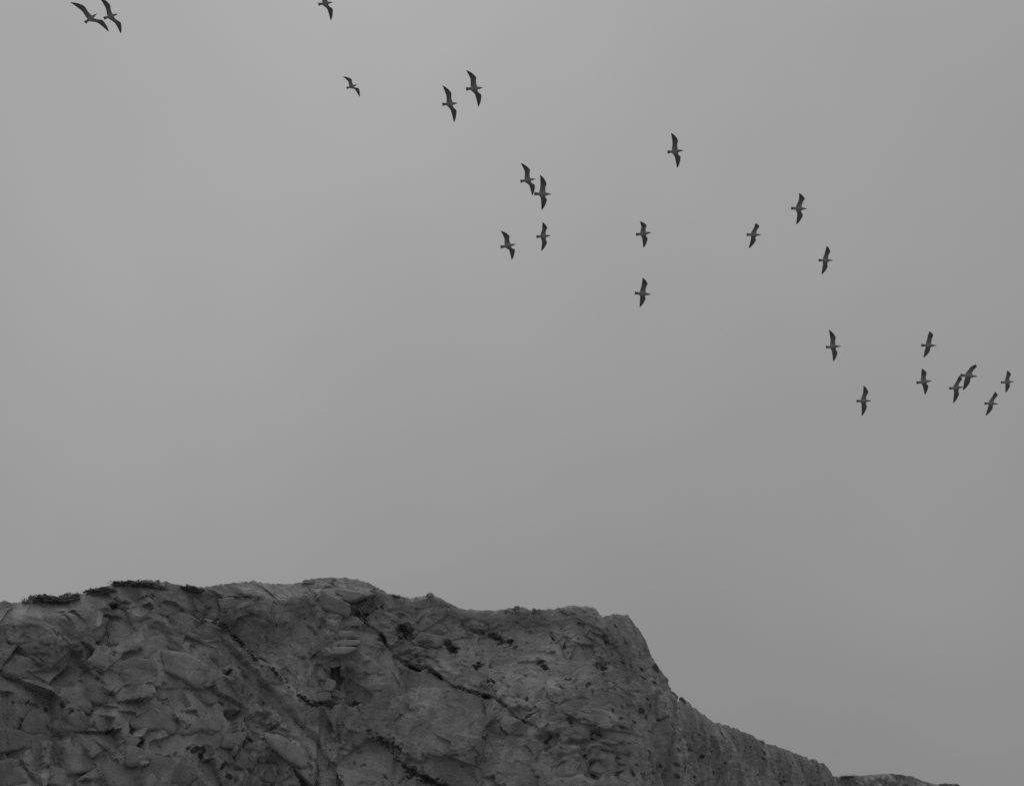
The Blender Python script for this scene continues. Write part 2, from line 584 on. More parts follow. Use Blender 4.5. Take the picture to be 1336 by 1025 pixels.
disp = disp + step_line([(500, 790), (530, 812), (560, 830), (600, 850), (650, 890), (700, 925)], -0.10, 0.14, 24, 24, 0.10, 2)


def dent(cx, cy, rx, ry, depth, p=2.0):
    """a hollow with a sharp brow and a sloping floor"""
    q = (np.abs((Xw + jag1 * 5 - cx) / rx) ** 2.6 + np.abs((Yw + jag2 * 5 - cy) / ry) ** 2.6) ** (1 / 2.6)
    return -0.7 * depth * (1 - sstep(0.5, 1.15, q)) * (1.0 - 0.35 * np.clip((Yw - cy) / ry, -1, 1))


for a in [(303, 934, 14, 10, 1.5, 3), (100, 859, 15, 8, 0.9), (126, 846, 7, 16, 0.6), (437, 882, 9, 20, 1.5, 3), (68, 924, 22, 7, 0.7), (118, 931, 12, 6, 0.6),
          (172, 953, 6, 8, 0.6), (145, 950, 10, 4, 0.5), (160, 790, 16, 7, 0.6), (224, 857, 7, 10, 0.5), (290, 883, 6, 4, 0.5), (330, 942, 16, 12, 0.6),
          (347, 957, 12, 7, 0.5), (528, 822, 9, 12, 0.8), (587, 843, 10, 8, 0.6), (619, 818, 12, 5, 0.6), (646, 829, 10, 5, 0.45), (664, 834, 9, 3, 0.3),
          (715, 968, 16, 10, 0.8), (760, 985, 9, 14, 0.7), (774, 1008, 14, 14, 0.8), (776, 966, 6, 12, 0.5), (752, 972, 20, 6, 0.5), (262, 985, 16, 8, 0.5),
          (300, 1008, 14, 10, 0.6), (10, 985, 9, 6, 0.6), (75, 965, 9, 12, 0.6), (135, 990, 6, 16, 0.5), (270, 803, 14, 5, 0.5), (430, 790, 8, 7, 0.6),
          (467, 798, 6, 5, 0.5), (540, 857, 26, 6, 0.35), (683, 930, 24, 8, 0.35), (720, 826, 5, 9, 0.4), (850, 835, 8, 22, 0.5), (786, 866, 10, 8, 0.4),
          (395, 835, 22, 34, 0.5), (350, 830, 26, 22, 0.3), (220, 960, 24, 10, 0.35), (60, 880, 30, 10, 0.3)]:
    disp = disp + dent(*a)
# the stacked slabs of the overhanging column
cm = np.exp(-np.abs((Xw - 446) / 23.0) ** 4) * sstep(768, 780, Yw) * (1 - sstep(868, 873, Yw))
lev = np.array([764, 780, 800, 815, 827, 838, 850, 862, 873.0])
k = np.clip(np.searchsorted(lev, Yw + (Xw - 446) * -0.12) - 1, 0, len(lev) - 2)
fr = np.clip((Yw + (Xw - 446) * -0.12 - lev[k]) / (lev[k + 1] - lev[k]), 0, 1)
disp = disp + cm * (0.15 + 0.30 * np.sqrt(np.clip(np.sin(np.pi * np.clip(fr, 0, 1) ** 0.8), 0, 1)) + 0.12 * np.sin(k * 2.3))

chips(600, 0.16, 0.6, -60, 770, 0.2, 1.1, 1.0, 0.30)
# half-buried blocks sit in open joints
BLOCKS = [(104, 815, 38, 18, -4), (160, 824, 11, 12, 0), (252, 874, 28, 17, 20), (266, 941, 24, 18, -8), (203, 938, 26, 20, 5), (47, 985, 28, 29, 12), (104, 984, 30, 26, -6),
          (165, 1006, 27, 23, 0), (10, 1008, 18, 17, 0), (14, 967, 17, 12, -10), (100, 909, 20, 12, 14), (202, 845, 20, 12, -14), (140, 862, 20, 12, 10), (30, 832, 18, 9, -6),
          (178, 868, 22, 12, 8), (240, 812, 16, 12, -18), (220, 1004, 26, 20, 8), (270, 1012, 16, 14, 0), (236, 915, 20, 14, -30), (140, 905, 24, 14, 6), (40, 870, 26, 12, 4),
          (322, 992, 18, 14, 20), (350, 1004, 16, 14, 12), (380, 980, 20, 13, 38), (308, 965, 13, 9, 0), (400, 1003, 15, 11, 35), (276, 906, 14, 12, -30), (60, 947, 20, 13, 10),
          (438, 790, 17, 8, 16), (456, 811, 15, 6, -10), (446, 826, 20, 5, 6), (452, 838, 16, 4.5, -10), (444, 849, 20, 5.5, -12), (441, 861, 18, 5, -16), (435, 903, 8, 6, 10), (424, 909, 7, 6, -15), (444, 907, 6, 5, 0), (414, 912, 5, 5, 0), (430, 893, 7, 8, 20), (748, 1000, 18, 14, -10), (790, 1000, 14, 16, 5),
           (542, 858, 24, 8, 12), (620, 812, 15, 6, 5), (560, 832, 22, 8, 10), (452, 774, 16, 9, 10), (466, 787, 12, 9, 0),
          (205, 790, 20, 12, 10), (262, 789, 13, 8, 10), (8, 789, 8, 5, 0), (300, 788, 14, 8, -15), (20, 888, 16, 10, 0), (180, 985, 14, 10, 0), (80, 1012, 20, 12, 0),
          (560, 773.5, 4.5, 3, 0), (673, 790.5, 3, 2.5, 0), (696, 794, 3, 3, 0), (400, 756, 6, 3, 0)]
for (bx, by, bw2, bh2, ba) in BLOCKS:
    if bw2 < 10 or (430 < bx < 470 and by < 870): continue
    m_ = (np.abs(X - bx) < bw2 * 1.7) & (np.abs(Y - by) < bh2 * 1.7 + 6)
    c_, s_ = math.cos(R(ba)), math.sin(R(ba))
    ex, ey = X[m_] - bx + jag1[m_] * 3, Y[m_] - by + jag2[m_] * 3
    q_ = (np.abs((ex * c_ + ey * s_) / bw2) ** 3 + np.abs((-ex * s_ + ey * c_) / bh2) ** 3) ** (1 / 3)
    disp[m_] -= (0.010 * (bw2 + bh2) * 0.5 + 0.08) * np.exp(-((q_ - 1.0) / 0.20) ** 2)
# sheltered walls are smoother
def zone(cx, cy, rx, ry):
    return np.exp(-(np.abs((X + warp * 18 - cx) / rx) ** 3 + np.abs((Y + warp2 * 18 - cy) / ry) ** 3))


calm = np.clip(0.9 * zone(365, 825, 55, 62) + 0.75 * zone(565, 960, 95, 60) + 0.7 * zone(480, 870, 40, 40) + 0.65 * zone(690, 860, 80, 50) + 0.5 * zone(700, 1000, 60, 30), 0, 0.9) * (0.55 + 0.45 * (1 - patch2))
dA, _s = seg_dist(Xl, Yl, LINE_A); dC, _s = seg_dist(Xl, Yl, LINE_C)
calm = np.maximum(calm, 0.85 * np.exp(-(dA / 26) ** 2)); calm = np.maximum(calm, 0.7 * np.exp(-(dC / 16) ** 2))
calm = np.maximum(calm, 0.62 * left_w * (1 - 0.55 * patch2))
disp = disp * (1 - calm) + calm * blur(blur(disp, 9, 7), 9, 7)
b4_ = disp.copy()
chips(110, 0.9, 2.4, -60, 270, -0.1, 0.8, 1.0, 0.22, tn=0.06)
chips(130, 0.2, 0.6, -60, 330, 0.2, 1.1, 1.0, 0.34, tn=0.04)
chips(260, 0.3, 1.0, 440, 800, 0.2, 1.2, 1.0, 0.18, tn=0.03)
disp = b4_ + (disp - b4_) * front_w
disp += blur(blur(b4_ - disp, 45, 45), 45, 45)
disp = disp + front_w * (0.4 + 0.6 * calm) * fbm(np.stack([(S - 0.2 * Z) * 1.1, Z * 0.2, np.zeros_like(S)], -1), 3, 147, 0.55) * 0.07
disp = disp + step_line(LINE_A, -0.34, 0.16, 24, 12, 0.30, 2.4, 0.55) + step_line(LINE_B, 0.10, 0.0, 14, 10, 0.22, 1.3, 0.4) + step_line(LINE_C, 0.14, -0.22, 7, 18, 0.0, 2.0, 0.6)
disp = disp + fbm(base * 5.0 + 3, 3, 144, 0.65) * 0.022
# calm the crest so that the skyline stays where it stands
amp = 0.18 + 0.82 * sstep(0.0, 1.3 + 2.0 * RW, hgt)
disp = np.where(disp > 0, disp, disp) * amp
P = base + nout[None] * disp[..., None]
P[..., 2] += (1 - sstep(0.1, 1.4, hgt)) * (fbm(base * 0.5 + 2, 4, 95, 0.6) * 0.22 + np.maximum(fbm(base * 2.2 + 7, 3, 97, 0.65), 0) * 0.14 * (1 - 0.7 * RW) + RW * fbm(base * 0.16 + 2, 3, 99, 0.5) * 0.35)
P[..., 2] += 0.12 * disp * sstep(0.3, 1.5, hgt)
# fit the skyline
for it in range(4):
    x_, y_, _ = project(P[:200])
    bins = np.arange(-20, 1084, 4)
    sk = np.full(len(bins), np.inf)
    bi = np.clip(np.round((x_ + 20) / 4).astype(int), 0, len(bins) - 1)
    ok = (x_ > -20) & (x_ < 1083)
    np.minimum.at(sk, bi[ok], y_[ok])
    tgt = np.interp(bins, SKY[:, 0], SKY[:, 1])
    err = np.where(np.isfinite(sk), sk - tgt, 0)
    err = smooth1(err, 7)
    print('skyline error px', np.abs(err).mean().round(2), np.abs(err).max().round(2))
    cz = np.interp(colpx, bins, err)
    cz = np.clip(cz, -14, 14) * ds.tolist()[0] / FPX if False else np.clip(cz, -14, 14) * np.concatenate([ds, np.full(15, ds[-1])]) / FPX
    P[..., 2] += cz[None] * 0.8 * np.exp(-hgt / 3.0)

# flint: dark stone in the joints
fl = np.zeros(X.shape)
fn = fbm(base * 2.6 + 50, 3, 111, 0.6)
for pts, wd, st in ((LINE_A, 2.6, 0.85), (LINE_A2, 1.2, 0.6), (LINE_A3, 4.5, 0.85), (LINE_B[:9], 1.4, 0.8)):
    d, s = seg_dist(Xl, Yl, pts)
    fl = np.maximum(fl, st * (1 - sstep(wd * 0.5, wd * 1.1, d + fn * 3.0 - brk_n * 4.0 + 0.6)))
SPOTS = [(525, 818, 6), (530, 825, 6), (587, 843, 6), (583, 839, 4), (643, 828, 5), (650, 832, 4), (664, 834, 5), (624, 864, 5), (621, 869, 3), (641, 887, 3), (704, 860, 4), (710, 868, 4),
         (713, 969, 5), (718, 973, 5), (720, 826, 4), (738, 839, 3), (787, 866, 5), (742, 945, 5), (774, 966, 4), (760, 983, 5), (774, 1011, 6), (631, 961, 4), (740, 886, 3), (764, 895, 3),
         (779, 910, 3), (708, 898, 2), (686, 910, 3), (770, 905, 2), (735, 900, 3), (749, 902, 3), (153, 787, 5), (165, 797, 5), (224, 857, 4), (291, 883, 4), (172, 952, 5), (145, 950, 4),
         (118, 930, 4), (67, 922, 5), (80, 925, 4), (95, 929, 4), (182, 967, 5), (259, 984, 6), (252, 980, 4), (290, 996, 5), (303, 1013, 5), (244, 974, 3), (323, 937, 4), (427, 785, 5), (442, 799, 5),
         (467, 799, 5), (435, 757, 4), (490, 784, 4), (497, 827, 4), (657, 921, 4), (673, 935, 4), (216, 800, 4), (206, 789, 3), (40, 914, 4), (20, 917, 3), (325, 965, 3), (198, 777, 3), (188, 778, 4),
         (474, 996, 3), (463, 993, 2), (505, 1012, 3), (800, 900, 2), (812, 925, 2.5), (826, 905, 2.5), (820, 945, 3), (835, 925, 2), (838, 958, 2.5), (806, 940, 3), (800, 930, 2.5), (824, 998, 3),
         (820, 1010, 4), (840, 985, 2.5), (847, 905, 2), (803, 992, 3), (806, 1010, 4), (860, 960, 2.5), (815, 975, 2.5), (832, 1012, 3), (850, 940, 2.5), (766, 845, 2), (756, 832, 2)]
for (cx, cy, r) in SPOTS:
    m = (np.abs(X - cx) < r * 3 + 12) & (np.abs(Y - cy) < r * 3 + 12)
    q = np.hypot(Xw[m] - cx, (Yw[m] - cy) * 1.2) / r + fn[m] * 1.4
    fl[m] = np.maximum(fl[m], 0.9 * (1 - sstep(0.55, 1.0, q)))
# scattered small flints, denser in loose courses
F1, F2, r, du, dw = worley(S / 0.55, (Z + 0.35 * S) / 0.5, 909)
dens = sstep(0.0, 0.55, fbm(np.stack([S * 0.12, (Z + 0.35 * S) * 0.5, np.zeros_like(S)], -1), 3, 131))
fl = np.maximum(fl, (0.6 + 0.3 * RW) * (r[0] + 0.5 < 0.06 + 0.20 * dens + 0.10 * RW) * (1 - sstep(0.12 + 0.12 * RW, 0.2 + 0.16 * RW, F1 + fn * 0.10)))

# ---- plateau behind the crest
back = [0.25, 0.7, 1.5, 3.5, 8, 18, 40]
rows = []
cn_ = P[0]
NB = len(back)
for bdist in back:
    q = cn_ - nout * bdist
    t = min(1.0, bdist / 40.0)
    tgtx = np.interp(arc, [arc[0], arc[-1]], [-110, -20]); tgty = np.interp(arc, [arc[0], arc[-1]], [130, 230])
    q[:, 0] = q[:, 0] * (1 - t) + tgtx * t
    q[:, 1] = q[:, 1] * (1 - t) + tgty * t
    q[:, 2] = smooth1(cn_[:, 2], 1 + 2 * int(min(80, 4 + bdist * 10))) - 0.05 - 0.06 * bdist if bdist < 8 else smooth1(cn_[:, 2], 161) - 0.5 - 0.03 * bdist
    rows.append(q)
full = np.concatenate([np.array(rows)[::-1], P], 0)
me = grid_mesh('cliff', full)
ta_ = me.attributes.new('tone', 'FLOAT', 'POINT')
ta_.data.foreach_set('value', np.concatenate([np.zeros((NB, NC)), tone], 0).reshape(-1).astype(np.float32))
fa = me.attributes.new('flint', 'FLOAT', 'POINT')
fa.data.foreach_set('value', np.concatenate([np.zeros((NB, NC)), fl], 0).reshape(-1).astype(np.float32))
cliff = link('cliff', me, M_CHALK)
tag(cliff, 'high weathered chalk cliff, blocky at the left, receding to the right', kind='structure')

# visible-surface lookup
PX, PY, PD = project(P)
vis_rows = slice(0, 345)
fx, fy = PX[vis_rows].ravel(), PY[vis_rows].ravel()
fp = P[vis_rows].reshape(-1, 3)
fd = PD[vis_rows].ravel()
fnrm = np.broadcast_to(nout[None], P[vis_rows].shape).reshape(-1, 3)


CELL = 6.0
_kx = np.floor((fx + 400) / CELL).astype(np.int64); _ky = np.floor((fy - 600) / CELL).astype(np.int64)
_key = _kx * 1000 + _ky
_ord = np.argsort(_key, kind='stable'); _sk = _key[_ord]


def face_at(x, y):
    """the foremost point of the cliff face seen about x, y"""
    c0, r0 = int((x + 400) // CELL), int((y - 600) // CELL)
    ids = []
    for a in (-1, 0, 1):
        for b in (-1, 0, 1):
            kk = (c0 + a) * 1000 + r0 + b
            ids.append(_ord[np.searchsorted(_sk, kk):np.searchsorted(_sk, kk + 1)])
    ids = np.concatenate(ids)
    if not len(ids):
        ids = np.arange(len(fx))
    d = np.hypot(fx[ids] - x, fy[ids] - y)
    c = ids[d < d.min() + 1.2]
    i = c[np.argmin(fd[c])]
    return fp[i].copy(), fnrm[i].copy()


# ---- loose and half-buried chalk blocks
rng = np.random.default_rng(11)


def block_mesh(name, sx, sy, sz, seed, rough=0.12):
    """an angular quarry-faced lump: a ball cut by near-axial and random planes"""
    g = np.random.default_rng(seed)
    bm = bmesh.new()
    bmesh.ops.create_icosphere(bm, subdivisions=4, radius=1.0)
    V = np.array([v.co[:] for v in bm.verts])
    ax6 = np.array([(1, 0, 0), (-1, 0, 0), (0, 1, 0), (0, -1, 0), (0, 0, 1), (0, 0, -1)], float)
    N = np.concatenate([ax6 + g.normal(0, 0.22, (6, 3)), g.normal(size=(5, 3))]); N /= np.linalg.norm(N, axis=1, keepdims=True)
    off = np.concatenate([g.uniform(0.62, 0.78, 6), g.uniform(0.66, 0.9, 5)])
    dd = V @ N.T
    r_ = (np.maximum(dd / off[None], 0) ** 26).sum(1) ** (-1 / 26)
    V = V * r_[:, None]
    V = V * (1 + rough * fbm(V * 1.7 + seed, 2, seed, 0.6)[:, None] + 0.08 * fbm(V * 4.0 + seed, 3, seed + 3, 0.65)[:, None])
    V = V * np.array([sx, sy, sz]) * 1.25
    for v, c in zip(bm.verts, V):
        v.co = c
    me = bpy.data.meshes.new(name)
    bm.to_mesh(me); bm.free()
    return me


M_BLOCK = chalk_material('chalk_block', 0.25, 0.49, False)
for i, (x, y, w, h, rot) in enumerate(BLOCKS):
    p, n = face_at(x, y)
    d = np.linalg.norm(p - CAM)
    sc = d / FPX
    small = w < 10
    bmv = block_mesh('chalk_block', w * sc * 1.12, max(0.5 * (w + h) * 0.5, 4) * sc * (1.0 if small else 0.75), h * sc * 1.12, 40 + i)
    o = link('chalk_block', bmv, M_BLOCK, cliff)
    ang = math.atan2(n[0], -n[1])
    o.rotation_euler = (Matrix.Rotation(ang, 3, 'Z') @ Matrix.Rotation(R(-14 + (0 if small else rng.uniform(-16, 12))), 3, 'X') @ Matrix.Rotation(R(rot), 3, 'Y')).to_euler()
    o.location = Vector(p) - Vector(n) * (0.0 if small else (0.0 if 430 < x < 460 and 780 < y < 870 else 0.34 if x < 500 else 0.52) * 0.5 * (w + h) * sc)

# ---- flint nodules in the joints: small lumps, joined band by band
ico = bmesh.new(); bmesh.ops.create_icosphere(ico, subdivisions=1, radius=1.0)
IV = np.array([v.co[:] for v in ico.verts]); IF = [[v.index for v in f.verts] for f in ico.faces]; ico.free()


def flint_band(pts, n, r0, r1, spread):
    pts = np.array(pts, float)
    L = np.concatenate([[0], np.cumsum(np.hypot(*np.diff(pts, axis=0).T))])
    hubs = rng.uniform(0, L[-1], max(2, int(L[-1] / 11)))
    V, F = [], []
    for k in range(n):
        t = rng.choice(hubs) + rng.normal(0, 5.0)
        x = np.interp(t, L, pts[:, 0]) + rng.normal(0, spread); y = np.interp(t, L, pts[:, 1]) + rng.normal(0, spread)
        if y > 1045: continue
        p, nn = face_at(x, y)
        sc = np.linalg.norm(p - CAM) / FPX
        s = rng.uniform(r0, r1) * sc
        v = IV * (1 + 0.25 * rng.normal(size=(len(IV), 1))) * s * np.array([rng.uniform(1, 2.2), 0.9, rng.uniform(0.5, 0.9)])
        off = len(V) * len(IV)
        V.append(v + p + nn * s * 0.4)
        F += [[a + off for a in f] for f in IF]
    me = mesh('flint_band', np.concatenate(V), F)
    o = link('flint_band', me, M_FLINT, cliff)
    o['kind'] = 'stuff'
    return o


flint_band(LINE_A[1:], 210, 0.7, 1.8, 1.6)
flint_band(LINE_A[-4:], 50, 0.8, 2.2, 1.6)
flint_band(LINE_A2[2:], 36, 0.7, 2.0, 2.2)
flint_band(LINE_A3, 60, 0.7, 2.1, 3.6)
flint_band(LINE_B[2:9], 60, 0.5, 1.4, 1.2)
for (x, y, r) in SPOTS[:12]:
    flint_band([(x - r * .6, y - r * .4), (x + r * .6, y + r * .4)], 10, 0.8, 2.0, r * 0.35)

# ------------------------------------------------------------------ turf and grass along the crest
def tuft(name, x, y, w, h, blades, blen, label, cat, group=None, seed=0, dist=None, mat=M_TURF, lean=0.35):
    g = np.random.default_rng(seed)
    if dist is None:
        p, n = face_at(x, y + 2)
        ci = int(np.argmin(np.abs(colpx - x)))
    else:
        p = on_ray(x, y, dist); ci = None
    sc = np.linalg.norm(p - CAM) / FPX
    if ci is not None:
        t3 = np.array([tg[ci, 0], tg[ci, 1], 0.0]); n3 = nout[ci]
    else:
        t3 = np.array([1.0, 0, 0]); n3 = np.array([0, -1.0, 0])
    # follow the slope of the crest line
    a, b = w * sc * 0.5, h * sc * 0.5
    nu, nv = 56, 14
    V, F = [], []
    for j in range(nv + 1):
        ph = -math.pi / 2 + math.pi * j / nv
        for i in range(nu):
            th = 2 * math.pi * i / nu
            V.append((math.cos(ph) * math.cos(th), math.cos(ph) * math.sin(th), math.sin(ph)))
    V = np.array(V)
    V[:, 0] = np.sign(V[:, 0]) * np.abs(V[:, 0]) ** 0.6; V[:, 2] = np.sign(V[:, 2]) * np.abs(V[:, 2]) ** 0.75
    V = V * (1 + 0.62 * fbm(V * np.array([1.6 * max(1, w / h / 2), 1.6, 1.6]) + seed * 3.1, 4, seed, 0.6)[:, None])
    for j in range(nv):
        for i in range(nu):
            F.append((j * nu + i, j * nu + (i + 1) % nu, (j + 1) * nu + (i + 1) % nu, (j + 1) * nu + i))
    depth = max(b * 1.3, min(a, 0.7))
    if ci is not None:
        p = p - n3 * depth * 0.3
    def place(q):
        s_ = q[:, 0] * a
        if ci is not None:
            xs_ = x + q[:, 0] * w * 0.5
            dzc = (np.interp(x, SKY[:, 0], SKY[:, 1]) - np.interp(xs_, SKY[:, 0], SKY[:, 1])) * sc * 0.85
        else:
            dzc = 0
        r_ = p[None] + s_[:, None] * t3 + (q[:, 1] * depth)[:, None] * n3
        r_[:, 2] += q[:, 2] * b + dzc
        return r_
    W_ = place(V)
    org = p.copy()
    root = empty(name, org)
    link('root_mat', mesh('root_mat', W_ - org, F), mat, root)
    tag(root, label, cat, group)
    BV, BF = [], []
    for k in range(blades):
        th = g.uniform(0, 2 * math.pi); ph = math.asin(g.uniform(-0.1, 1))
        q = np.array([[math.cos(ph) * math.cos(th), math.cos(ph) * math.sin(th), math.sin(ph)]])
        q = np.sign(q) * np.abs(q) ** np.array([0.6, 1, 0.75])
        q = q * (1 + 0.62 * fbm(q * np.array([1.6 * max(1, w / h / 2), 1.6, 1.6]) + seed * 3.1, 4, seed, 0.6)[:, None]) * 0.97
        o_ = place(q)[0] - org
        d_ = t3 * g.normal(0, lean) + n3 * g.normal(0.1, lean) + np.array([0, 0, 1.0])
        d_ /= np.linalg.norm(d_)
        L = blen * g.uniform(0.4, 1.15) * sc
        wv = np.cross(d_, g.normal(size=3)); wv /= np.linalg.norm(wv)
        bw_ = 0.012 + 0.010 * g.random()
        droop = np.array([g.normal(0, .25), g.normal(0, .25), -0.25]) * L
        i0 = len(BV)
        for tt, ww in ((0, 1), (0.4, 0.8), (0.75, 0.5)):
            c = o_ + d_ * L * tt + droop * tt * tt
            BV += [c - wv * bw_ * ww, c + wv * bw_ * ww]
        BV.append(o_ + d_ * L + droop)
        BF += [(i0, i0 + 1, i0 + 3, i0 + 2), (i0 + 2, i0 + 3, i0 + 5, i0 + 4), (i0 + 4, i0 + 5, i0 + 6)]
    if blades:
        bo = link('grass_blades', mesh('grass_blades', BV, BF), M_GRASS, root)
        bo['kind'] = 'stuff'
    return root


G = 'dark turf clumps along the cliff edge'
tuft('turf_clump', 48, 778, 13, 11, 160, 3.5, 'leftmost small dark grass clump with stray stalks on the cliff edge', 'turf', G, 1)
tuft('turf_clump', 73, 780.5, 46, 8, 500, 3, 'long low dark turf mat on the cliff edge near the left', 'turf', G, 2)
tuft('turf_clump', 91, 777, 24, 10, 300, 3, 'raised dark turf hump on the right of the leftmost turf mat', 'turf', G, 3)
tuft('turf_clump', 134, 768.5, 36, 8, 420, 2.6, 'dark turf drape on the slope just left of the highest left-hand hump', 'turf', G, 4)
tuft('turf_clump', 182, 759, 60, 6.5, 700, 2.6, 'dark turf cap on top of the left-hand hump of the cliff', 'turf', G, 5)
tuft('turf_clump', 250, 766, 27, 7, 300, 2.4, 'short dark turf patch in the dip right of the left-hand hump', 'turf', G, 6)
tuft('grass_tuft', 34, 783, 9, 3, 40, 9, 'few thin dry stalks at the far left of the cliff edge', 'grass', None, 7)
tuft('grass_tuft', 561, 773, 8, 4.5, 50, 2.5, 'tiny dark tuft on the middle knoll of the cliff edge', 'grass', None, 8)
tuft('grass_tuft', 516, 775, 9, 2.5, 60, 3.5, 'sparse pale grass wisps on the slope left of the middle knoll', 'grass', None, 9, None, M_GRASS)
tuft('bush', 857, 870.5, 7, 6, 90, 2.5, 'tiny dark bush jutting from the steep right shoulder of the cliff', 'bush', None, 10)
tuft('bush', 891, 911, 8, 4, 60, 2, 'tiny dark bush on the crest below the right shoulder', 'bush', None, 12)

# ------------------------------------------------------------------ far headland
HL = np.array([(1040, 1030), (1070, 1016), (1088, 1012), (1110, 1012), (1135, 1010), (1160, 1008), (1175, 1010), (1190, 1012), (1200, 1016), (1215, 1021), (1235, 1025), (1262, 1026), (1300, 1036), (1400, 1060)], float)
hx = np.arange(1040, 1400, 1.0)
hy = np.interp(hx, HL[:, 0], HL[:, 1])
hc = np.array([on_ray(a, b, 235 + (a - 1040) * 0.12) for a, b in zip(hx, hy)])
hc[:, 2] += fbm(hc * 0.5, 4, 5, 0.6) * 0.25
hrow = []
for dd in (60, 25, 8, 2.5, 0.8):
    q = hc.copy(); q[:, 1] += dd; q[:, 2] -= 0.03 * dd + 0.05; hrow.append(q)
for hq in np.concatenate([np.linspace(0, 8, 40), np.linspace(8.5, 45, 14)]):
    q = hc.copy()
    q[:, 1] -= hq * 0.35
    q[:, 2] = np.maximum(q[:, 2] - hq, -0.5)
    q[:, 1] -= (fbm(q * np.array([0.35, 0.35, 0.12]), 4, 66, 0.6) * 1.6 + fbm(q * 1.1, 3, 68, 0.6) * 0.5) * min(1, hq / 1.0)
    hrow.append(q)
hm = grid_mesh('headland', np.array(hrow))
tag(link('headland', hm, M_BLOCK), 'low far chalk headland beyond the right end of the cliff', kind='structure')
tuft('bush', 1236, 1025.5, 22, 6, 200, 2.0, 'low dark scrub on the far headland at the lower right', 'bush', None, 21, 258)
tuft('grass_tuft', 1106, 1013, 14, 2.5, 26, 5, 'thin stalks on the far headland beside the cliff end', 'grass', None, 22, 242, M_GRASS)

# ------------------------------------------------------------------ gulls
def plumage():
    m, t, b = new_mat('gull_plumage', 0.8)
    at = t.nodes.new('ShaderNodeAttribute'); at.attribute_name = 'plumage'
    geo = t.nodes.new('ShaderNodeTexCoord')
    n = noise_node(t, geo.outputs['Object'], 14.0, 3)
    f = mth(t, 'MULTIPLY_ADD', n, 0.4, 0.8)
    t.links.new(mth(t, 'MULTIPLY', at.outputs['Fac'], f), b.inputs['Base Color'])
    return m


M_GULL = plumage()
M_BEAK = plain_material('beak', 0.06, 0.10, 20.0, 0.5)
TILT = R(24)


